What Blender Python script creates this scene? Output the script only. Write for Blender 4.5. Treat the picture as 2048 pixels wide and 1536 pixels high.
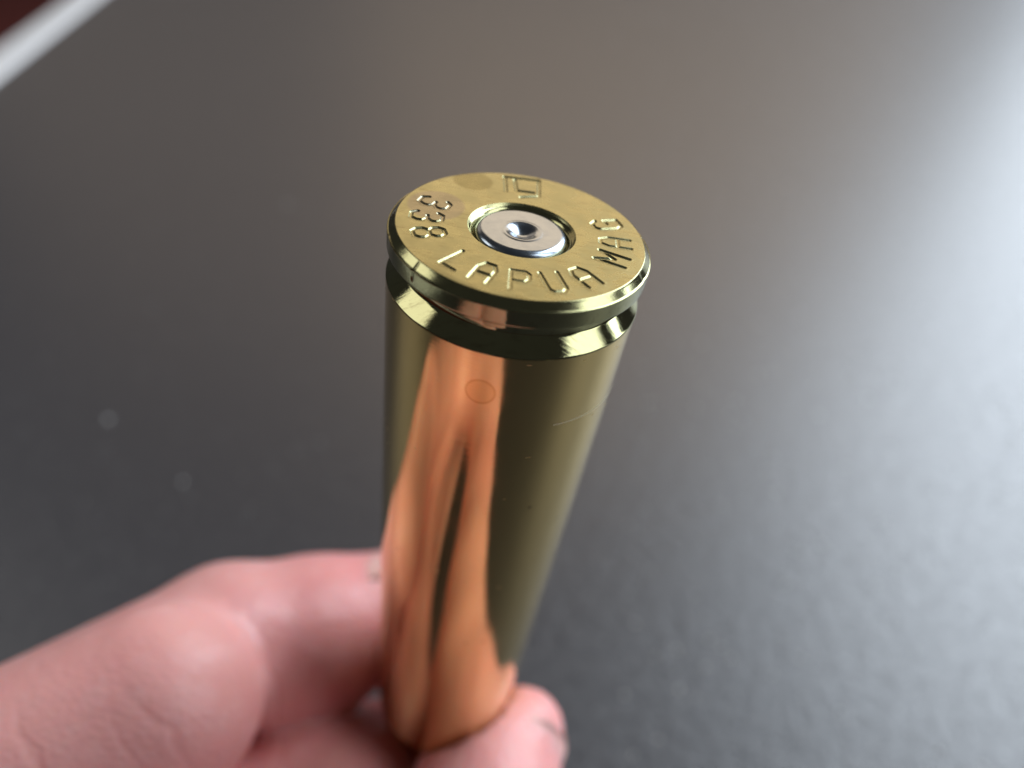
import bpy, math, random
import numpy as np
from mathutils import Matrix, Vector

# ------------------------------------------------------------------ scene
for o in list(bpy.data.objects):
    bpy.data.objects.remove(o, do_unlink=True)
sc = bpy.context.scene
COL = sc.collection
MM = 0.001                       # everything below is written in millimetres
HEAD = Vector((0.0, 0.0, 121.0))  # centre of the case head above the table top (mm)
# axes of the tilted case in the world (rows: world x, y, z)
TILT = Matrix(((0.98568, 0.09153, 0.14163),
               (-0.09244, 0.99572, -0.00013),
               (-0.14103, -0.01297, 0.98992)))

# ------------------------------------------------------------------ camera
cam_d = bpy.data.cameras.new('camera')
cam = bpy.data.objects.new('camera', cam_d)
COL.objects.link(cam)
cam.location = (HEAD + Vector((-0.565, -35.371, 19.236))) * MM
cam.rotation_euler = (math.radians(90 - 41), 0, 0)
cam_d.sensor_width = 36.0
cam_d.lens = 36.0 * 1403.54 / 2048
cam_d.clip_start = 0.0005
cam_d.clip_end = 60
cam_d.dof.use_dof = True
cam_d.dof.focus_distance = 0.0385
cam_d.dof.aperture_fstop = 18.0
cam_d.dof.aperture_blades = 0
sc.camera = cam

# ------------------------------------------------------------------ world, lamps, exposure
w = bpy.data.worlds.new('World')
sc.world = w
w.use_nodes = True
w.node_tree.nodes['Background'].inputs[0].default_value = (0.95, 0.97, 1.0, 1)
w.node_tree.nodes['Background'].inputs[1].default_value = 0.035


def area(name, loc, target, sx, sy, radiance, col):
    l = bpy.data.lights.new(name, 'AREA')
    l.shape = 'RECTANGLE'
    l.size, l.size_y = sx, sy
    l.energy = radiance * math.pi * sx * sy
    l.color = col
    o = bpy.data.objects.new(name, l)
    COL.objects.link(o)
    o.location = loc
    d = Vector(target) - Vector(loc)
    o.rotation_euler = d.to_track_quat('-Z', 'Y').to_euler()
    return o


# window on the right (two panes with a bar between them), window on the left, two warm fills added ahead for the brown wall reflection
area('window_light', (1.25, 1.10, 1.09), (0, 1.10, 0.79), 1.60, 1.56, 6.6, (0.81, 0.905, 1.0))
area('window_light', (1.25, -0.30, 1.05), (0, -0.30, 0.75), 0.62, 1.50, 3.2, (0.88, 0.94, 1.0))
area('window_light', (-1.35, 0.20, 1.00), (0, 0.1, 0.25), 0.75, 0.85, 1.9, (1.0, 0.98, 0.93))
area('warm_fill', (0.42, 2.0, 1.10), (0.42, 0, 0.1), 1.62, 0.90, 1.4, (1.0, 0.75, 0.50))
area('warm_fill', (-0.98, 1.95, 1.00), (-0.98, 0, 0.1), 1.25, 0.9, 0.42, (1.0, 0.78, 0.58))

sc.view_settings.view_transform = 'Standard'
sc.view_settings.look = 'None'
sc.view_settings.gamma = 1.0
sc.view_settings.exposure = 0.2
sc.view_settings.use_curve_mapping = False
sc.render.engine = 'CYCLES'


# ------------------------------------------------------------------ helpers
def mesh_obj(name, verts, faces, mat, parent=None, smooth=True):
    me = bpy.data.meshes.new(name)
    me.from_pydata(verts, [], faces)
    if smooth:
        me.polygons.foreach_set('use_smooth', [True] * len(me.polygons))
    me.update()
    me.materials.append(mat)
    o = bpy.data.objects.new(name, me)
    COL.objects.link(o)
    o.parent = parent
    return o


def fast_mesh(name, V, Q, mat, parent=None):
    """numpy quads -> mesh"""
    me = bpy.data.meshes.new(name)
    me.vertices.add(len(V))
    me.vertices.foreach_set('co', np.ascontiguousarray(V, dtype=np.float32).ravel())
    me.loops.add(len(Q) * 4)
    me.loops.foreach_set('vertex_index', np.ascontiguousarray(Q, dtype=np.int32).ravel())
    me.polygons.add(len(Q))
    me.polygons.foreach_set('loop_start', np.arange(len(Q), dtype=np.int32) * 4)
    me.polygons.foreach_set('use_smooth', np.ones(len(Q), dtype=bool))
    me.update(calc_edges=True)
    me.validate()
    me.materials.append(mat)
    o = bpy.data.objects.new(name, me)
    COL.objects.link(o)
    o.parent = parent
    return o


def new_mat(name):
    m = bpy.data.materials.new(name)
    m.use_nodes = True
    nt = m.node_tree
    return m, nt, nt.nodes['Principled BSDF']


def N(nt, kind, **kw):
    n = nt.nodes.new(kind)
    for k, v in kw.items():
        setattr(n, k, v)
    return n


def L(nt, a, b):
    nt.links.new(a, b)


def math_node(nt, op, a, b=None, c=None, clamp=False):
    n = N(nt, 'ShaderNodeMath', operation=op)
    n.use_clamp = clamp
    for i, v in enumerate((a, b, c)):
        if v is None:
            continue
        if isinstance(v, (int, float)):
            n.inputs[i].default_value = v
        else:
            L(nt, v, n.inputs[i])
    return n.outputs[0]


def noise(nt, vec, scale, detail=3, rough=0.55):
    n = N(nt, 'ShaderNodeTexNoise')
    n.inputs['Scale'].default_value = scale
    n.inputs['Detail'].default_value = detail
    n.inputs['Roughness'].default_value = rough
    L(nt, vec, n.inputs['Vector'])
    return n.outputs['Fac']


def maprange(nt, v, a, b, c, d, smooth=False):
    n = N(nt, 'ShaderNodeMapRange')
    if smooth:
        n.interpolation_type = 'SMOOTHSTEP'
    L(nt, v, n.inputs[0])
    for i, x in enumerate((a, b, c, d)):
        n.inputs[i + 1].default_value = x
    return n.outputs[0]


def mixcol(nt, fac, a, b, mode='MIX'):
    n = N(nt, 'ShaderNodeMix', data_type='RGBA', blend_type=mode)
    if isinstance(fac, (int, float)):
        n.inputs[0].default_value = fac
    else:
        L(nt, fac, n.inputs[0])
    for i, v in ((6, a), (7, b)):
        if isinstance(v, tuple):
            n.inputs[i].default_value = (*v, 1)
        else:
            L(nt, v, n.inputs[i])
    return n.outputs[2]


def scaled(nt, vec, s):
    n = N(nt, 'ShaderNodeMapping')
    n.inputs['Scale'].default_value = s
    L(nt, vec, n.inputs['Vector'])
    return n.outputs[0]


def spot_mask(nt, vec, centre, rad, soft, sq=(1, 1, 1)):
    """1 inside an (elliptic) droplet mark, 0 outside"""
    sub = N(nt, 'ShaderNodeVectorMath', operation='SUBTRACT')
    L(nt, vec, sub.inputs[0])
    sub.inputs[1].default_value = centre
    mul = N(nt, 'ShaderNodeVectorMath', operation='MULTIPLY')
    L(nt, sub.outputs[0], mul.inputs[0])
    mul.inputs[1].default_value = sq
    ln = N(nt, 'ShaderNodeVectorMath', operation='LENGTH')
    L(nt, mul.outputs[0], ln.inputs[0])
    return maprange(nt, ln.outputs['Value'], rad - soft, rad + soft, 1, 0, True), ln.outputs['Value']


BRASS = (0.84, 0.70, 0.36)


# ------------------------------------------------------------------ brass materials (object space, metres)
def brass_head():
    m, nt, b = new_mat('brass_head')
    tc = N(nt, 'ShaderNodeTexCoord').outputs['Object']
    b.inputs['Metallic'].default_value = 1
    col = mixcol(nt, noise(nt, tc, 420, 4), (0.33, 0.318, 0.165), (0.41, 0.395, 0.21))
    s1, _ = spot_mask(nt, tc, (-3.45 * MM, 4.95 * MM, 0), 1.22 * MM, 0.10 * MM, (1, 1, 0))
    s2, _ = spot_mask(nt, tc, (-5.05 * MM, 1.05 * MM, 0), 1.55 * MM, 0.12 * MM, (0.95, 0.9, 0))
    col = mixcol(nt, math_node(nt, 'MULTIPLY', s1, 0.75), col, (0.24, 0.22, 0.095))
    col = mixcol(nt, math_node(nt, 'MULTIPLY', s2, 0.60), col, (0.27, 0.24, 0.20))
    grime = maprange(nt, noise(nt, scaled(nt, tc, (1, 4.5, 1)), 700, 5, .75), 0.53, 0.72, 0, 0.55)
    col = mixcol(nt, grime, col, (0.17, 0.135, 0.065))
    L(nt, col, b.inputs['Base Color'])
    r = maprange(nt, noise(nt, tc, 700, 5), 0.3, 0.7, 0.22, 0.34)
    # only the flat face is brushed dull, the turned rim and groove stay bright
    sep = N(nt, 'ShaderNodeSeparateXYZ')
    L(nt, tc, sep.inputs[0])
    face = math_node(nt, 'LESS_THAN', math_node(nt, 'SQRT', math_node(nt, 'ADD', math_node(nt, 'POWER', sep.outputs[0], 2.0), math_node(nt, 'POWER', sep.outputs[1], 2.0))), 7.0 * MM)
    face = math_node(nt, 'MULTIPLY', face, math_node(nt, 'GREATER_THAN', sep.outputs[2], -0.14 * MM))
    rmix = N(nt, 'ShaderNodeMix', data_type='FLOAT')
    L(nt, face, rmix.inputs[0])
    bevm = math_node(nt, 'MULTIPLY', maprange(nt, sep.outputs[2], -0.55 * MM, -0.45 * MM, 0, 0.09), maprange(nt, noise(nt, tc, 500, 4), .3, .7, .6, 1.3))
    L(nt, math_node(nt, 'ADD', bevm, 0.055), rmix.inputs[2])
    L(nt, r, rmix.inputs[3])
    L(nt, rmix.outputs[0], b.inputs['Roughness'])
    # fine turning marks and small scratches
    bump = N(nt, 'ShaderNodeBump')
    bump.inputs['Distance'].default_value = 0.006 * MM
    bump.inputs['Strength'].default_value = 0.45
    h = math_node(nt, 'ADD', noise(nt, scaled(nt, tc, (1, 5, 1)), 2500, 4, .7),
                  noise(nt, scaled(nt, tc, (1.0, 9.0, 1)), 600, 3))
    L(nt, h, bump.inputs['Height'])
    L(nt, bump.outputs[0], b.inputs['Normal'])
    return m


def brass_body():
    m, nt, b = new_mat('brass_body')
    tc = N(nt, 'ShaderNodeTexCoord').outputs['Object']
    b.inputs['Metallic'].default_value = 1
    sep = N(nt, 'ShaderNodeSeparateXYZ')
    L(nt, tc, sep.inputs[0])
    col = mixcol(nt, noise(nt, tc, 180, 4), (0.72, 0.54, 0.225), (0.79, 0.60, 0.26))
    # dried droplet on the wall: thin darker rim, slightly orange inside
    s, dist = spot_mask(nt, tc, (-0.76 * MM, -7.39 * MM, -6.0 * MM), 0.86 * MM, 0.09 * MM)
    s0, _ = spot_mask(nt, tc, (-0.76 * MM, -7.39 * MM, -6.0 * MM), 0.74 * MM, 0.09 * MM)
    ring = math_node(nt, 'SUBTRACT', s, s0, clamp=True)
    col = mixcol(nt, math_node(nt, 'MULTIPLY', s, 0.42), col, (0.72, 0.46, 0.14))
    col = mixcol(nt, math_node(nt, 'MULTIPLY', ring, 0.45), col, (0.45, 0.24, 0.07))
    r = maprange(nt, noise(nt, tc, 260, 6, .65), 0.32, 0.72, 0.045, 0.15)
    # ring scratch part of the way round
    ang = math_node(nt, 'ARCTAN2', sep.outputs[1], sep.outputs[0])
    zz = math_node(nt, 'ADD', sep.outputs[2], math_node(nt, 'MULTIPLY', noise(nt, tc, 90, 1), 0.0006))
    dz = math_node(nt, 'ABSOLUTE', math_node(nt, 'ADD', zz, 0.0082))
    line = maprange(nt, dz, 0.018 * MM, 0.045 * MM, 1, 0)
    arc = math_node(nt, 'MULTIPLY', math_node(nt, 'GREATER_THAN', ang, -1.06), math_node(nt, 'LESS_THAN', ang, 0.2))
    scr = math_node(nt, 'MULTIPLY', line, arc)
    # short random nicks
    vor = N(nt, 'ShaderNodeTexVoronoi', feature='F1')
    vor.inputs['Scale'].default_value = 300
    L(nt, scaled(nt, tc, (1, 1, 5)), vor.inputs['Vector'])
    nick = math_node(nt, 'LESS_THAN', vor.outputs['Distance'], 0.055)
    fine = maprange(nt, noise(nt, scaled(nt, tc, (1, 1, 22)), 420, 5, .8), 0.60, 0.72, 0, 0.10)
    fine2 = maprange(nt, noise(nt, scaled(nt, tc, (7, 7, 0.6)), 300, 4, .8), 0.62, 0.74, 0, 0.08)
    r = math_node(nt, 'ADD', r, math_node(nt, 'ADD', fine, fine2))
    vp = N(nt, 'ShaderNodeTexVoronoi', feature='F1')
    vp.inputs['Scale'].default_value = 700
    L(nt, tc, vp.inputs['Vector'])
    pit = math_node(nt, 'MULTIPLY', math_node(nt, 'LESS_THAN', vp.outputs['Distance'], 0.10), math_node(nt, 'GREATER_THAN', noise(nt, tc, 130, 2), 0.55))
    col = mixcol(nt, math_node(nt, 'MULTIPLY', pit, 0.7), col, (0.22, 0.12, 0.05))
    scr2 = math_node(nt, 'MAXIMUM', scr, math_node(nt, 'MULTIPLY', nick, 0.7))
    L(nt, mixcol(nt, scr, col, (0.95, 0.90, 0.70)), b.inputs['Base Color'])  # real scratch, painted paler to imitate the light it catches
    rr = N(nt, 'ShaderNodeMix', data_type='FLOAT')
    L(nt, scr2, rr.inputs[0])
    L(nt, r, rr.inputs[2])
    rr.inputs[3].default_value = 0.75
    L(nt, rr.outputs[0], b.inputs['Roughness'])
    bump = N(nt, 'ShaderNodeBump')
    bump.inputs['Distance'].default_value = 0.006 * MM
    bump.inputs['Strength'].default_value = 0.35
    h = math_node(nt, 'ADD', noise(nt, scaled(nt, tc, (1, 1, 14)), 260, 4, .7),
                  math_node(nt, 'MULTIPLY', noise(nt, tc, 1500, 3), 0.5))
    h = math_node(nt, 'SUBTRACT', h, math_node(nt, 'MULTIPLY', nick, 2.0))
    L(nt, h, bump.inputs['Height'])
    L(nt, bump.outputs[0], b.inputs['Normal'])
    return m


def nickel():
    m, nt, b = new_mat('nickel_primer')
    tc = N(nt, 'ShaderNodeTexCoord').outputs['Object']
    b.inputs['Metallic'].default_value = 1
    L(nt, mixcol(nt, noise(nt, tc, 900, 4), (0.33, 0.385, 0.45), (0.41, 0.465, 0.53)), b.inputs['Base Color'])
    L(nt, maprange(nt, noise(nt, tc, 1200, 5), 0.3, 0.7, 0.17, 0.27), b.inputs['Roughness'])
    bump = N(nt, 'ShaderNodeBump')
    bump.inputs['Distance'].default_value = 0.004 * MM
    bump.inputs['Strength'].default_value = 0.5
    L(nt, noise(nt, tc, 3500, 4, .7), bump.inputs['Height'])
    L(nt, bump.outputs[0], b.inputs['Normal'])
    return m


# ------------------------------------------------------------------ the table and what lies beyond its edge
def table_mat():
    m, nt, b = new_mat('dark_laminate')
    tc = N(nt, 'ShaderNodeTexCoord').outputs['Object']
    n1 = noise(nt, tc, 3.0, 3)
    n2 = noise(nt, tc, 900, 3, .7)
    col = mixcol(nt, n1, (0.027, 0.026, 0.032), (0.037, 0.035, 0.041))
    col = mixcol(nt, maprange(nt, n2, 0.5, 0.75, 0, 0.6), col, (0.085, 0.085, 0.09))
    L(nt, col, b.inputs['Base Color'])
    rgh = maprange(nt, noise(nt, tc, 350, 4, .7), 0.3, 0.7, 0.35, 0.49)
    vf = N(nt, 'ShaderNodeTexVoronoi', feature='F1')
    vf.inputs['Scale'].default_value = 420
    L(nt, tc, vf.inputs['Vector'])
    sepc = N(nt, 'ShaderNodeSeparateColor')
    L(nt, vf.outputs['Color'], sepc.inputs[0])
    fleck = math_node(nt, 'MULTIPLY', maprange(nt, vf.outputs['Distance'], 0.16, 0.26, 1, 0), math_node(nt, 'GREATER_THAN', sepc.outputs[0], 0.80))
    L(nt, math_node(nt, 'SUBTRACT', rgh, math_node(nt, 'MULTIPLY', fleck, 0.05)), b.inputs['Roughness'])
    col = mixcol(nt, fleck, col, (0.19, 0.19, 0.195))
    L(nt, col, b.inputs['Base Color'])
    L(nt, math_node(nt, 'MULTIPLY', fleck, 0.5), b.inputs['Metallic'])
    b.inputs['Specular IOR Level'].default_value = 1.0
    b.inputs['IOR'].default_value = 1.64
    bump = N(nt, 'ShaderNodeBump')
    bump.inputs['Distance'].default_value = 0.25 * MM
    bump.inputs['Strength'].default_value = 0.6
    L(nt, math_node(nt, 'ADD', noise(nt, tc, 700, 3, .6), math_node(nt, 'MULTIPLY', noise(nt, tc, 300, 2), 1.1)), bump.inputs['Height'])
    L(nt, bump.outputs[0], b.inputs['Normal'])
    return m


def plain(name, c1, c2, scale, rough, bump_d=0.0, bscale=300):
    m, nt, b = new_mat(name)
    tc = N(nt, 'ShaderNodeTexCoord').outputs['Object']
    L(nt, mixcol(nt, noise(nt, tc, scale, 4), c1, c2), b.inputs['Base Color'])
    b.inputs['Roughness'].default_value = rough
    if bump_d:
        bump = N(nt, 'ShaderNodeBump')
        bump.inputs['Distance'].default_value = bump_d
        L(nt, noise(nt, tc, bscale, 3), bump.inputs['Height'])
        L(nt, bump.outputs[0], b.inputs['Normal'])
    return m


def prism(name, outline, z0, z1, mat, parent=None, bevel=0.0015):
    n = len(outline)
    V = [(x, y, z0) for x, y in outline] + [(x, y, z1) for x, y in outline]
    F = [tuple(range(n - 1, -1, -1)), tuple(range(n, 2 * n))]
    F += [(i, (i + 1) % n, n + (i + 1) % n, n + i) for i in range(n)]
    o = mesh_obj(name, V, F, mat, parent, smooth=False)
    bv = o.modifiers.new('bevel', 'BEVEL')
    bv.width = bevel
    bv.segments = 3
    return o


floor = mesh_obj('floor', [(-9, -9, -0.72), (9, -9, -0.72), (9, 9, -0.72), (-9, 9, -0.72)], [(0, 1, 2, 3)],
                 plain('red_brown_floor', (0.34, 0.07, 0.05), (0.40, 0.09, 0.07), 6, 0.7, 0.002, 60), smooth=False)
floor['kind'] = 'structure'

table = bpy.data.objects.new('table', None)
COL.objects.link(table)
table['label'] = 'dark grey speckled table top with a white edge, filling the blurred background'
table['category'] = 'table'
# left border of the top runs away from the camera, a little to the left
ex = lambda y: -0.2560 - 0.1405 * (y - 0.0)     # inner side of the white border
wd = 0.026
YN, YF = -0.55, 1.10
top = prism('table_top', [(ex(YN) + .0005, YN), (0.95, YN), (0.95, YF), (ex(YF) + .0005, YF)], -0.03, 0.0, table_mat(), table)
edge = prism('edge_strip', [(ex(YN) - wd, YN), (ex(YN), YN), (ex(YF), YF), (ex(YF) - wd, YF)], -0.035, 0.002,
             plain('white_edging', (0.70, 0.70, 0.72), (0.76, 0.76, 0.77), 20, 0.35), table, 0.003)
lm = plain('table_leg_metal', (0.10, 0.10, 0.105), (0.13, 0.13, 0.135), 20, 0.4)
for lx, ly in ((-0.12, -0.48), (0.88, -0.48), (0.88, 1.03), (-0.30, 1.03)):
    leg = prism('leg', [(lx - .025, ly - .025), (lx + .025, ly - .025), (lx + .025, ly + .025), (lx - .025, ly + .025)],
                -0.719, -0.0305, lm, table, 0.004)

# dust and crumbs lying on the table
rnd = random.Random(5)
dv, df = [], []


def crumb(x, y, s):
    k = len(dv)
    for a in range(5):
        t = a * 2 * math.pi / 5 + rnd.random()
        dv.append((x + s * math.cos(t) * rnd.uniform(.7, 1.2), y + s * math.sin(t) * rnd.uniform(.7, 1.2), 0.00005))
    dv.append((x, y, s * 0.8))
    for a in range(5):
        df.append((k + a, k + (a + 1) % 5, k + 5))


CRUMBS = ((-0.1169, 0.1102, .0009), (-0.087, 0.0866, .0007), (-0.0973, 0.2436, .0010), (-0.0539, 0.1012, .0005),
          (-0.1261, 0.1651, .0005), (0.3934, 0.5747, .0020), (0.0222, 0.0303, .0005), (0.062, 0.0558, .0006))
for x, y, s in CRUMBS:
    crumb(x, y, s)
for i in range(900):
    y = rnd.uniform(-0.02, 0.60) ** 1.0
    x = rnd.uniform(0.02 + 0.1 * y, 0.09 + 0.80 * max(y, 0))
    crumb(x, y, rnd.uniform(.00015, .0005) * (1 + 1.5 * y))
dust = mesh_obj('dust', dv, df, plain('pale_dust', (0.5, 0.49, 0.47), (0.62, 0.61, 0.59), 200, 0.8), None, False)
dust['kind'] = 'stuff'
dust['label'] = 'pale dust specks scattered over the dark table top'
dust['category'] = 'dust'


# ------------------------------------------------------------------ cartridge case
def lathe_arrays(prof, seg, close=False):
    """prof: list of (r, z) in mm -> verts (m), quads"""
    P = np.array(prof, float) * MM
    t = np.arange(seg) * 2 * np.pi / seg
    V = np.stack([P[:, None, 0] * np.cos(t)[None], P[:, None, 0] * np.sin(t)[None],
                  np.repeat(P[:, 1:2], seg, 1)], -1).reshape(-1, 3)
    n = len(P)
    i = np.arange(n - 1)[:, None]
    j = np.arange(seg)[None]
    j2 = (j + 1) % seg
    Q = np.stack([i * seg + j, (i + 1) * seg + j, (i + 1) * seg + j2, i * seg + j2], -1).reshape(-1, 4)
    return V, Q


def arc(cx, cz, r, a0, a1, n):
    return [(cx + r * math.cos(math.radians(a)), cz + r * math.sin(math.radians(a))) for a in np.linspace(a0, a1, n)]


def lin(a, b, n):
    return [(a[0] + (b[0] - a[0]) * k / n, a[1] + (b[1] - a[1]) * k / n) for k in range(n + 1)]


case = bpy.data.objects.new('cartridge_case', None)
COL.objects.link(case)
case.matrix_world = Matrix.Translation(HEAD * MM) @ TILT.to_4x4()
case['label'] = 'upright polished brass rifle cartridge case, stamped head up, gripped between finger and thumb'
case['category'] = 'cartridge case'

# stamped letters: strokes in a unit cell (u: 0..1 left to right, v: 0 base .. 1 top), tops point to the centre
G = {
    '3': [[(.05, .18), (.25, 0), (.75, 0), (.95, .18), (.95, .38), (.7, .52), (.95, .66), (.95, .84), (.75, 1), (.25, 1), (.05, .84)],
          [(.4, .52), (.7, .52)]],
    '8': [[(.28, .52), (.05, .36), (.05, .16), (.25, 0), (.75, 0), (.95, .16), (.95, .36), (.72, .52), (.92, .68), (.92, .86), (.72, 1),
           (.28, 1), (.08, .86), (.08, .68), (.28, .52), (.72, .52)]],
    'L': [[(.05, 1), (.05, 0), (.95, 0)]],
    'A': [[(.05, 0), (.05, .72), (.28, 1), (.72, 1), (.95, .72), (.95, 0)], [(.05, .42), (.95, .42)]],
    'P': [[(.05, 0), (.05, 1), (.75, 1), (.95, .86), (.95, .6), (.75, .46), (.05, .46)]],
    'U': [[(.05, 1), (.05, .14), (.25, 0), (.75, 0), (.95, .14), (.95, 1)]],
    'M': [[(.02, 0), (.02, 1), (.5, .42), (.98, 1), (.98, 0)]],
    'G': [[(.95, .8), (.72, 1), (.28, 1), (.05, .82), (.05, .18), (.28, 0), (.95, 0), (.95, .48), (.55, .48)]],
}
TEXT = [('3', 166), ('3', 184.5), ('8', 203.5), ('L', -123.5), ('A', -106.5), ('P', -86.5), ('U', -67.5), ('A', -47.5),
        ('M', -17), ('A', 3), ('G', 25)]
R_BASE, R_TOP, HALF = 6.22, 4.48, 5.7
segs = []
DEEP = [.9, 1.0, 1.05, 1.0, 1.05, .62, .8, .95, 1.1, .8, 1.0]
for (ch, phi), dk in zip(TEXT, DEEP):
    for line in G[ch]:
        pts = []
        for u_, v_ in line:
            r_ = R_BASE + (R_TOP - R_BASE) * v_
            # keep the width of the letter constant in mm
            half = HALF * (R_BASE + R_TOP) / 2 / r_
            a_ = math.radians(phi + (u_ - .5) * 2 * half)
            pts.append((r_ * math.cos(a_), r_ * math.sin(a_)))
        segs += [(p_, q_, dk) for p_, q_ in zip(pts[:-1], pts[1:])]
# square bracket emblem opposite the letters
EM = [[(-1.66, 6.30), (0.56, 6.60)], [(-1.60, 6.30), (-1.34, 4.32)], [(0.54, 6.58), (0.68, 4.40), (-0.40, 3.88)],
      [(-0.95, 6.10), (-0.72, 4.66), (0.32, 4.76)]]
for line in EM:
    segs += [(p_, q_, 1.0) for p_, q_ in zip(line[:-1], line[1:])]

# head: primer pocket, stamped face, bevel, rim, groove, chamfer
SEG = 960
prof_in = [(2.66, -1.6), (2.68, -0.62)] + arc(3.20, -0.62, 0.50, 180, 112, 9) + arc(3.09, -0.035, 0.035, 110, 90, 3)
face_r = np.linspace(3.14, 6.975, 100)
prof_face = [(float(r_), 0.0) for r_ in face_r]
bev = arc(6.985, -0.10, 0.10, 86, 54, 5) + lin((7.06, -0.045), (7.40, -0.42), 6) + arc(7.345, -0.475, 0.12, 38, 0, 6)
rim_low = lin((7.465, -0.50), (7.465, -1.30), 6) + arc(7.345, -1.31, 0.12, 0, -80, 5)
groove = lin((7.28, -1.44), (6.72, -1.54), 4) + arc(6.70, -1.66, 0.12, 90, 180, 4) + lin((6.575, -1.72), (6.58, -2.38), 3)
cham = lin((6.62, -2.50), (7.39, -3.27), 10) + arc(7.35, -3.375, 0.105, 55, 0, 5)
prof = prof_in + prof_face + bev + rim_low + groove + cham
Vh, Qh = lathe_arrays(prof, SEG)
fi0 = len(prof_in) * SEG
fi1 = (len(prof_in) + len(prof_face)) * SEG
F = Vh[fi0:fi1, :2] / MM
dist = np.full(len(F), 9.0)
kdeep = np.ones(len(F))
for (ax, ay), (bx, by), dk in segs:
    sel = np.where((F[:, 0] > min(ax, bx) - .5) & (F[:, 0] < max(ax, bx) + .5) & (F[:, 1] > min(ay, by) - .5) & (F[:, 1] < max(ay, by) + .5))[0]
    p = F[sel] - (ax, ay)
    d = np.array((bx - ax, by - ay))
    t = np.clip((p @ d) / (d @ d), 0, 1)
    dd = np.hypot(*(p - t[:, None] * d).T)
    kdeep[sel] = np.where(dd < dist[sel], dk, kdeep[sel])
    dist[sel] = np.minimum(dist[sel], dd)
WS, DP = 0.135, 0.066
prof_d = np.clip(1 - (dist - 0.045) / (WS - 0.045), 0, 1)
depth = -DP * kdeep * (prof_d * prof_d * (3 - 2 * prof_d))
lip = 0.005 * np.exp(-((dist - WS - .03) / 0.05) ** 2)
# the stamped face is not dead flat
ang_f = np.arctan2(F[:, 1], F[:, 0])
rad_f = np.hypot(F[:, 0], F[:, 1])
wob = 0.006 * np.sin(3 * ang_f + 1.0) * (rad_f - 3.1) / 4 + 0.004 * np.sin(2.3 * F[:, 0] + 1.7 * F[:, 1])
fade = np.clip((rad_f - 3.14) / .25, 0, 1) * np.clip((6.975 - rad_f) / .25, 0, 1)
Vh[fi0:fi1, 2] += (depth + lip + wob * fade) * MM
# small dings in the rim
ang_all = np.arctan2(Vh[:, 1], Vh[:, 0])
rad_all = np.hypot(Vh[:, 0], Vh[:, 1]) / MM
for a0, wd_, dp_ in ((math.radians(17), .012, .10), (math.radians(-133), .010, .05), (math.radians(-20), .03, .03), (math.radians(-160), .02, .03)):
    k = np.exp(-((ang_all - a0) / wd_) ** 2) * np.clip((rad_all - 6.95) / .25, 0, 1) * (Vh[:, 2] > -1.0 * MM)
    s_ = 1 - k * dp_ / np.maximum(rad_all, 1)
    Vh[:, 0] *= s_
    Vh[:, 1] *= s_
M_HEAD, M_BODY, M_NICK = brass_head(), brass_body(), nickel()
head = fast_mesh('case_head', Vh, Qh, M_HEAD, case)

# body: wall, shoulder, neck, open mouth
wall_p = lin((7.455, -3.40), (6.935, -54.4), 60) + arc(6.55, -54.45, 0.385, -4, -68, 6)
shoulder = lin((6.66, -54.86), (4.90, -59.9), 12)
neck = [(4.78, -60.3), (4.74, -60.8)] + lin((4.73, -61.2), (4.72, -69.0), 10) + [(4.66, -69.18), (4.40, -69.2), (4.34, -69.1)]
inner = lin((4.33, -68.9), (4.33, -61.0), 6) + lin((4.5, -60.0), (6.2, -55.0), 6) + lin((6.3, -54.0), (5.6, -8.0), 8) + [(4.0, -5.6), (0.01, -5.4)]
Vb, Qb = lathe_arrays(wall_p + shoulder + neck + inner, 320)
body = fast_mesh('case_body', Vb, Qb, M_BODY, case)

# primer: rounded edge, firing pin dent a little off centre
rr_ = np.concatenate([np.linspace(0.0005, 2.17, 74)])
pp = [(float(r_), 0.0) for r_ in rr_] + arc(2.17, -0.47, 0.47, 90, 0, 16)[1:] + [(2.645, -1.1), (2.645, -1.55)]
Vp, Qp = lathe_arrays(pp, 240)
xy = Vp[:, :2] / MM
dd = np.hypot(xy[:, 0] - 0.03, xy[:, 1] + 0.12)
tt = np.clip(dd / 1.0, 0, 1)
bowl = -0.165 * (1 + np.cos(np.pi * tt ** 1.1))
bowl += 0.022 * np.exp(-((dd - 1.05) / .12) ** 2)
crown = -0.008 * (np.hypot(xy[:, 0], xy[:, 1]) / 2) ** 2
Vp[:, 2] += (bowl + crown - 0.05) * MM
primer = fast_mesh('primer', Vp, Qp, M_NICK, case)
primer['label'] = 'silver primer with a round firing pin dent in the middle'


# ------------------------------------------------------------------ hand (signed distance field -> surface)
def seg_d(P, a, b, ra, rb):
    a = np.array(a, np.float32)
    b = np.array(b, np.float32)
    ba = b - a
    pa = P - a
    h = np.clip((pa @ ba) / (ba @ ba), 0, 1)
    d = np.sqrt(((pa - h[..., None] * ba) ** 2).sum(-1))
    return d - (ra + (rb - ra) * h)


def smin(a, b, k):
    h = np.clip(0.5 + 0.5 * (b - a) / k, 0, 1)
    return b + (a - b) * h - k * h * (1 - h)


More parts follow.
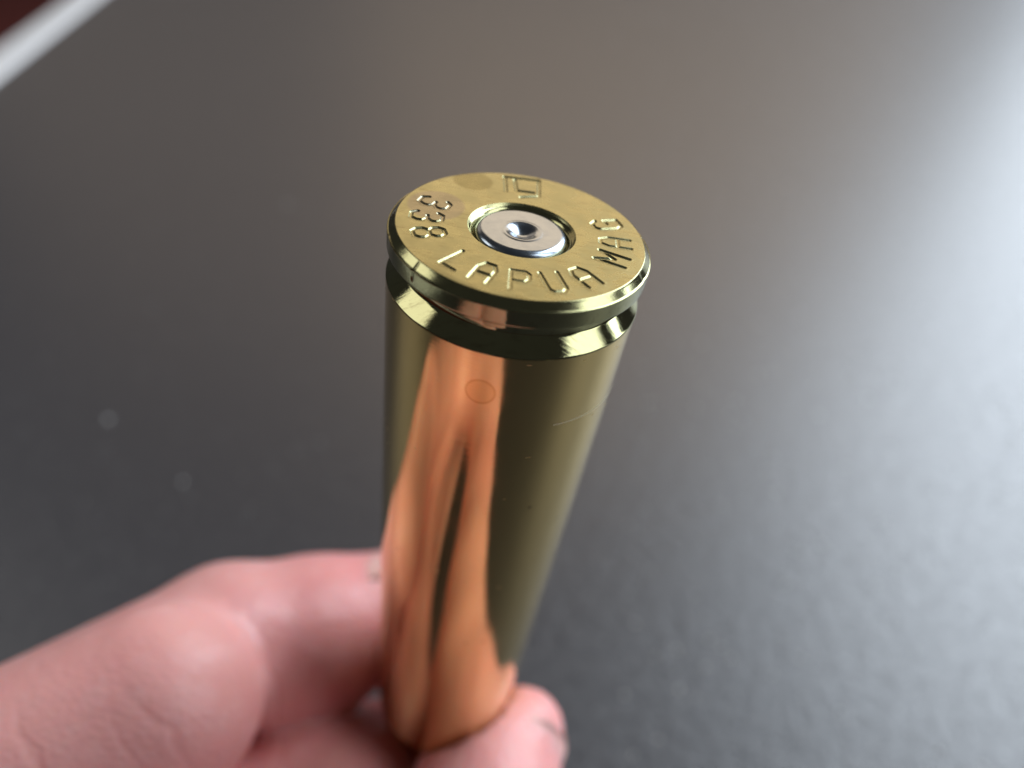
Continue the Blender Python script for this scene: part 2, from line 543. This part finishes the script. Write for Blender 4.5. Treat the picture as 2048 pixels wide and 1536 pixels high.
# joints relative to the case head centre, mm: (position, radius)
INDEX_END = [((-15.2, 9.4, -55.4), 7.2), ((-22.7, 6.0, -53.6), 8.2), ((-30.6, 2.6, -50.2), 8.2), ((-46.2, -13.4, -46.4), 9.3)]
INDEX = [((-32.9, -6.0, -45.2), 9.1), ((-46.2, -14.6, -46.0), 9.6), ((-52.0, -21.0, -46.0), 10.4), ((-61.0, -41.0, -53.0), 10.8), ((-66.0, -60.0, -61.0), 12.5)]
MIDDLE = [((-16.2, -3.0, -67.4), 7.2), ((-21.0, -8.6, -63.6), 9.0), ((-30.5, -14.0, -62.8), 9.4), ((-50.0, -25.0, -64.5), 10.3),
          ((-62.0, -44.0, -70.0), 10.6), ((-68.0, -62.0, -75.0), 12.5)]
RING = [((-22.0, -14.0, -83.0), 6.8), ((-30.0, -12.0, -84.0), 8.0), ((-46.0, -20.0, -84.0), 9.2), ((-60.0, -40.0, -86.0), 9.8), ((-68.0, -60.0, -88.0), 12)]
LITTLE = [((-28.0, -28.0, -98.0), 6.0), ((-36.0, -24.0, -98.5), 7.0), ((-48.0, -28.0, -98.5), 8.0), ((-60.0, -44.0, -99.0), 8.6), ((-66.0, -60.0, -98.0), 10.5)]
THUMB = [((1.0, -3.2, -56.5), 3.7), ((-2.6, -6.5, -57.6), 6.6), ((-3.4, -12.6, -59.4), 7.9), ((-7.2, -22.0, -61.0), 9.2), ((-10.0, -32.0, -62.0), 9.9), ((-13.0, -46.0, -63.0), 10.0),
         ((-19.0, -64.0, -64.0), 12.0), ((-34.0, -88.0, -66.0), 17.0), ((-54.0, -112.0, -72.0), 19.0)]


def chain(P, ch, k):
    d = None
    for (a, ra), (b, rb) in zip(ch[:-1], ch[1:]):
        s = seg_d(P, a, b, ra, rb)
        d = s if d is None else smin(d, s, k)
    return d


def hand_sdf(P):
    parts = [smin(chain(P, INDEX, 1.6), chain(P, INDEX_END, 1.6), 0.7), chain(P, MIDDLE, 2.0), chain(P, RING, 2.0), chain(P, LITTLE, 2.0)]
    # soft pads on the palm side of the index finger
    parts[0] = smin(parts[0], seg_d(P, (-22.5, 4.8, -55.0), (-25.5, 3.0, -54.2), 7.2, 6.8), 2.0)
    palm = None
    for ch_, wr in ((INDEX, (-66, -118, -70)), (MIDDLE, (-70, -120, -76)), (RING, (-70, -120, -82)), (LITTLE, (-66, -118, -86))):
        s = seg_d(P, ch_[-1][0], wr, ch_[-1][1], 15)
        palm = s if palm is None else smin(palm, s, 8)
    arm = smin(seg_d(P, (-62, -112, -74), (-74, -150, -76), 19, 21), seg_d(P, (-74, -150, -76), (-96, -240, -74), 21, 31), 6)
    palm = smin(palm, arm, 12)
    th = chain(P, THUMB, 3.0)
    # thumb pad and joint
    d = palm
    for q in parts:
        d = smin(d, q, 1.2) if q is not parts[0] else smin(d, q, 2.5)
    # gap between neighbours stays a crease
    d = smin(d, th, 2.0)
    d = smin(d, seg_d(P, (-30, -72, -64), (-52, -66, -64), 9, 10), 12)   # web between thumb and index finger
    # creases: flexion line across the index middle joint and finger pad lines
    for a, b, r in (((-33.0, -9.0, -53.5), (-39.0, -19.0, -44.0), 0.45), ((-46.0, -18.0, -54.0), (-50.0, -29.0, -47.5), 0.7)):
        s = -seg_d(P, a, b, r, r)
        k = 0.9
        h = np.clip(0.5 - 0.5 * (d - s) / k, 0, 1)
        d = d + (s - d) * h + k * h * (1 - h)
    # skin gives way where it is pressed against the brass
    ax = np.array(TILT.col[2], np.float32)
    s_ = -(P @ ax)
    rad = np.sqrt(np.maximum((P ** 2).sum(-1) - s_ ** 2, 0))
    rc = np.where(s_ < 54.6, 7.455 - (s_ - 3.4) * (7.455 - 6.93) / 51.2, np.where(s_ < 60.2, 6.93 - (s_ - 54.6) * (6.93 - 4.78) / 5.6, 4.74)) + 0.03
    d = np.maximum(d, np.where((s_ > 0) & (s_ < 70), rc - rad, -9))
    return d


def surface_nets(fun, lo, hi, h):
    n = [int((hi[i] - lo[i]) / h) + 1 for i in range(3)]
    xs = [lo[i] + h * np.arange(n[i]) for i in range(3)]
    val = np.empty(n, np.float32)
    for i0 in range(0, n[0], 24):
        g = np.stack(np.meshgrid(xs[0][i0:i0 + 24], xs[1], xs[2], indexing='ij'), -1).astype(np.float32)
        val[i0:i0 + 24] = fun(g)
    ins = val < 0
    c = np.zeros([k - 1 for k in n], np.uint8)
    for dx in (0, 1):
        for dy in (0, 1):
            for dz in (0, 1):
                c += ins[dx:n[0] - 1 + dx, dy:n[1] - 1 + dy, dz:n[2] - 1 + dz]
    act = (c > 0) & (c < 8)
    cells = np.argwhere(act)
    idx = -np.ones(act.shape, np.int64)
    idx[act] = np.arange(len(cells))
    acc = np.zeros((len(cells), 3))
    cnt = np.zeros(len(cells))
    cor = [(a, b, e) for a in (0, 1) for b in (0, 1) for e in (0, 1)]
    for p in cor:
        for ax_ in range(3):
            if p[ax_]:
                continue
            q = list(p)
            q[ax_] = 1
            v0 = val[tuple((cells + p).T)]
            v1 = val[tuple((cells + q).T)]
            m = (v0 < 0) != (v1 < 0)
            t = np.where(m, v0 / np.where(m, v0 - v1, 1), 0)
            pos = np.array(p, float)[None] + t[:, None] * (np.array(q) - np.array(p))[None]
            acc[m] += pos[m]
            cnt[m] += 1
    V = np.array(lo)[None] + h * (cells + acc / cnt[:, None])
    Q = []
    for ax_ in range(3):
        b1, b2 = [(1, 2), (2, 0), (0, 1)][ax_]
        sl0 = [slice(0, None)] * 3
        sl1 = [slice(0, None)] * 3
        sl0[ax_] = slice(0, -1)
        sl1[ax_] = slice(1, None)
        a, b = ins[tuple(sl0)], ins[tuple(sl1)]
        e = np.argwhere(a != b)
        e = e[(e[:, b1] > 0) & (e[:, b2] > 0) & (e[:, b1] < n[b1] - 1) & (e[:, b2] < n[b2] - 1)]
        flip = ~a[tuple(e.T)]
        quad = []
        for o1, o2 in ((-1, -1), (0, -1), (0, 0), (-1, 0)):
            k = e.copy()
            k[:, b1] += o1
            k[:, b2] += o2
            quad.append(idx[tuple(k.T)])
        quad = np.stack(quad, -1)
        quad[flip] = quad[flip][:, ::-1]
        Q.append(quad)
    return V, np.concatenate(Q)


CREASES = [((-36.5, -14.0, -42.5), (13, 8, 1.5), 0.45, 0.55, 9), ((-39.5, -17.0, -41.0), (13, 10, 4), 0.22, 0.4, 7),
           ((-42.0, -19.0, -44.0), (13, 9, -2), 0.22, 0.4, 7), ((-47.0, -23.0, -42.0), (13, 9, 2), 0.18, 0.45, 8),
           ((-30.0, -9.0, -44.0), (13, 11, 2), 0.35, 0.6, 9), ((-33.5, -10.5, -43.0), (13, 10, -3), 0.22, 0.4, 7),
           ((-24.0, -3.5, -50.0), (10, 5, -2), 0.4, 0.5, 9), ((-21.0, -12.0, -57.0), (9, 5, 0), 0.4, 0.5, 9)]


def skin_mat():
    m, nt, b = new_mat('skin')
    tc = N(nt, 'ShaderNodeTexCoord').outputs['Object']
    at = N(nt, 'ShaderNodeAttribute', attribute_name='redness')
    base = mixcol(nt, noise(nt, tc, 110, 4), (0.86, 0.455, 0.42), (0.78, 0.345, 0.335))
    fac = math_node(nt, 'MULTIPLY', at.outputs['Fac'], maprange(nt, noise(nt, tc, 160, 3), 0.3, 0.7, 0.4, 1.0))
    base = mixcol(nt, fac, base, (0.74, 0.25, 0.26))
    blotch = maprange(nt, noise(nt, tc, 420, 4, .6), 0.52, 0.72, 0, 0.35)
    base = mixcol(nt, blotch, base, (0.88, 0.54, 0.52))
    L(nt, base, b.inputs['Base Color'])
    b.inputs['Subsurface Weight'].default_value = 0.6
    b.inputs['Subsurface Radius'].default_value = (1.0, 0.35, 0.2)
    b.inputs['Subsurface Scale'].default_value = 0.0022
    L(nt, maprange(nt, noise(nt, tc, 500, 4), 0.3, 0.7, 0.30, 0.46), b.inputs['Roughness'])
    bump = N(nt, 'ShaderNodeBump')
    bump.inputs['Distance'].default_value = 0.32 * MM
    bump.inputs['Strength'].default_value = 0.55
    vor = N(nt, 'ShaderNodeTexVoronoi', feature='DISTANCE_TO_EDGE')
    vor.inputs['Scale'].default_value = 900
    L(nt, scaled(nt, tc, (1, 1.6, 1)), vor.inputs['Vector'])
    h = math_node(nt, 'ADD', math_node(nt, 'MULTIPLY', vor.outputs['Distance'], 0.45), math_node(nt, 'MULTIPLY', noise(nt, tc, 380, 4, .6), .7))
    h = math_node(nt, 'ADD', h, math_node(nt, 'MULTIPLY', noise(nt, tc, 120, 2), 1.2))
    # flexion lines across the joints: (point, direction across which the line runs, depth, width, reach) in mm
    wob_ = math_node(nt, 'MULTIPLY', math_node(nt, 'SUBTRACT', noise(nt, tc, 160, 2), 0.5), 0.0035)
    for pt, ax_, dp_, wd_, reach in CREASES:
        v = N(nt, 'ShaderNodeVectorMath', operation='SUBTRACT')
        L(nt, tc, v.inputs[0])
        v.inputs[1].default_value = tuple((Vector(pt) + HEAD) * MM)
        dt = N(nt, 'ShaderNodeVectorMath', operation='DOT_PRODUCT')
        L(nt, v.outputs[0], dt.inputs[0])
        dt.inputs[1].default_value = tuple(Vector(ax_).normalized())
        ln = N(nt, 'ShaderNodeVectorMath', operation='LENGTH')
        L(nt, v.outputs[0], ln.inputs[0])
        t_ = math_node(nt, 'ABSOLUTE', math_node(nt, 'ADD', dt.outputs['Value'], wob_))
        g_ = math_node(nt, 'MULTIPLY', maprange(nt, t_, 0, wd_ * MM, dp_, 0, True),
                       maprange(nt, ln.outputs['Value'], reach * 0.6 * MM, reach * MM, 1, 0, True))
        h = math_node(nt, 'SUBTRACT', h, g_)
    L(nt, h, bump.inputs['Height'])
    L(nt, bump.outputs[0], b.inputs['Normal'])
    return m


Vm, Qm = surface_nets(hand_sdf, (-136, -246, -114), (14, 20, -30), 0.9)
red = np.zeros(len(Vm))
for c_, r_ in (((-17, 6, -54), 12), ((-32, -8, -50), 9), ((-46, -18, -48), 10), ((0, -6, -58), 9), ((-20, 0, -66), 12), ((-10, -46, -58), 10)):
    red = np.maximum(red, np.exp(-((Vm - np.array(c_)) ** 2).sum(1) / r_ ** 2))
hand = fast_mesh('hand', (Vm + np.array(HEAD)) * MM, Qm, skin_mat())
att = hand.data.attributes.new('redness', 'FLOAT', 'POINT')
att.data.foreach_set('value', red.astype(np.float32))
hand['label'] = 'bare hand reaching in from the lower left, finger and thumb pinching the case'
hand['category'] = 'hand'


# finger nails: small curved plates
def nail(centre, along, out, length, width, curve, thick=0.45):
    a = Vector(along).normalized()
    o_ = Vector(out)
    o_ = (o_ - a * o_.dot(a)).normalized()
    s = a.cross(o_)
    nu, nv = 14, 12
    V, Fq = [], []
    for layer in (0, 1):
        for i in range(nu + 1):
            for j in range(nv + 1):
                u_, v_ = i / nu * 2 - 1, j / nv * 2 - 1
                taper = math.sqrt(max(0, 1 - max(0, abs(u_) - .45) ** 2 / .34 * 1.0))
                th_ = v_ * 1.0 * taper
                p = Vector(centre) + a * (u_ * length / 2) + s * (math.sin(th_) * width / 2 / math.sin(1.0)) \
                    + o_ * ((math.cos(th_) - 1) * curve - (0.6 * u_ * u_) - layer * thick)
                V.append(tuple((p + HEAD) * MM))
    K = (nu + 1) * (nv + 1)
    id_ = lambda l_, i, j: l_ * K + i * (nv + 1) + j
    for i in range(nu):
        for j in range(nv):
            Fq.append((id_(0, i, j), id_(0, i, j + 1), id_(0, i + 1, j + 1), id_(0, i + 1, j)))
            Fq.append((id_(1, i, j), id_(1, i + 1, j), id_(1, i + 1, j + 1), id_(1, i, j + 1)))
    for i in range(nu):
        for j in (0, nv):
            Fq.append((id_(0, i, j), id_(0, i + 1, j), id_(1, i + 1, j), id_(1, i, j)))
    for j in range(nv):
        for i in (0, nu):
            Fq.append((id_(0, i, j), id_(1, i, j), id_(1, i, j + 1), id_(0, i, j + 1)))
    return V, Fq


nm, nt_, nb_ = new_mat('nail')
tcn = N(nt_, 'ShaderNodeTexCoord').outputs['Object']
L(nt_, mixcol(nt_, noise(nt_, tcn, 300, 3), (0.86, 0.44, 0.40), (0.88, 0.52, 0.48)), nb_.inputs['Base Color'])
nb_.inputs['Roughness'].default_value = 0.5
nb_.inputs['Subsurface Weight'].default_value = 0.4
nb_.inputs['Subsurface Radius'].default_value = (1, .4, .25)
nb_.inputs['Subsurface Scale'].default_value = 0.001
for args in (((2.05, -9.19, -54.72), (4.2, 7, 1.6), (.80, -0.45, 0.62), 10, 9.2, 5.0),
             ((-16.2, 13.75, -49.75), (9, 4.4, -1.6), (-.25, .75, .62), 9, 9, 4.8)):
    Vn, Fn = nail(*args)
    nl = mesh_obj('fingernail', Vn, Fn, nm, hand)
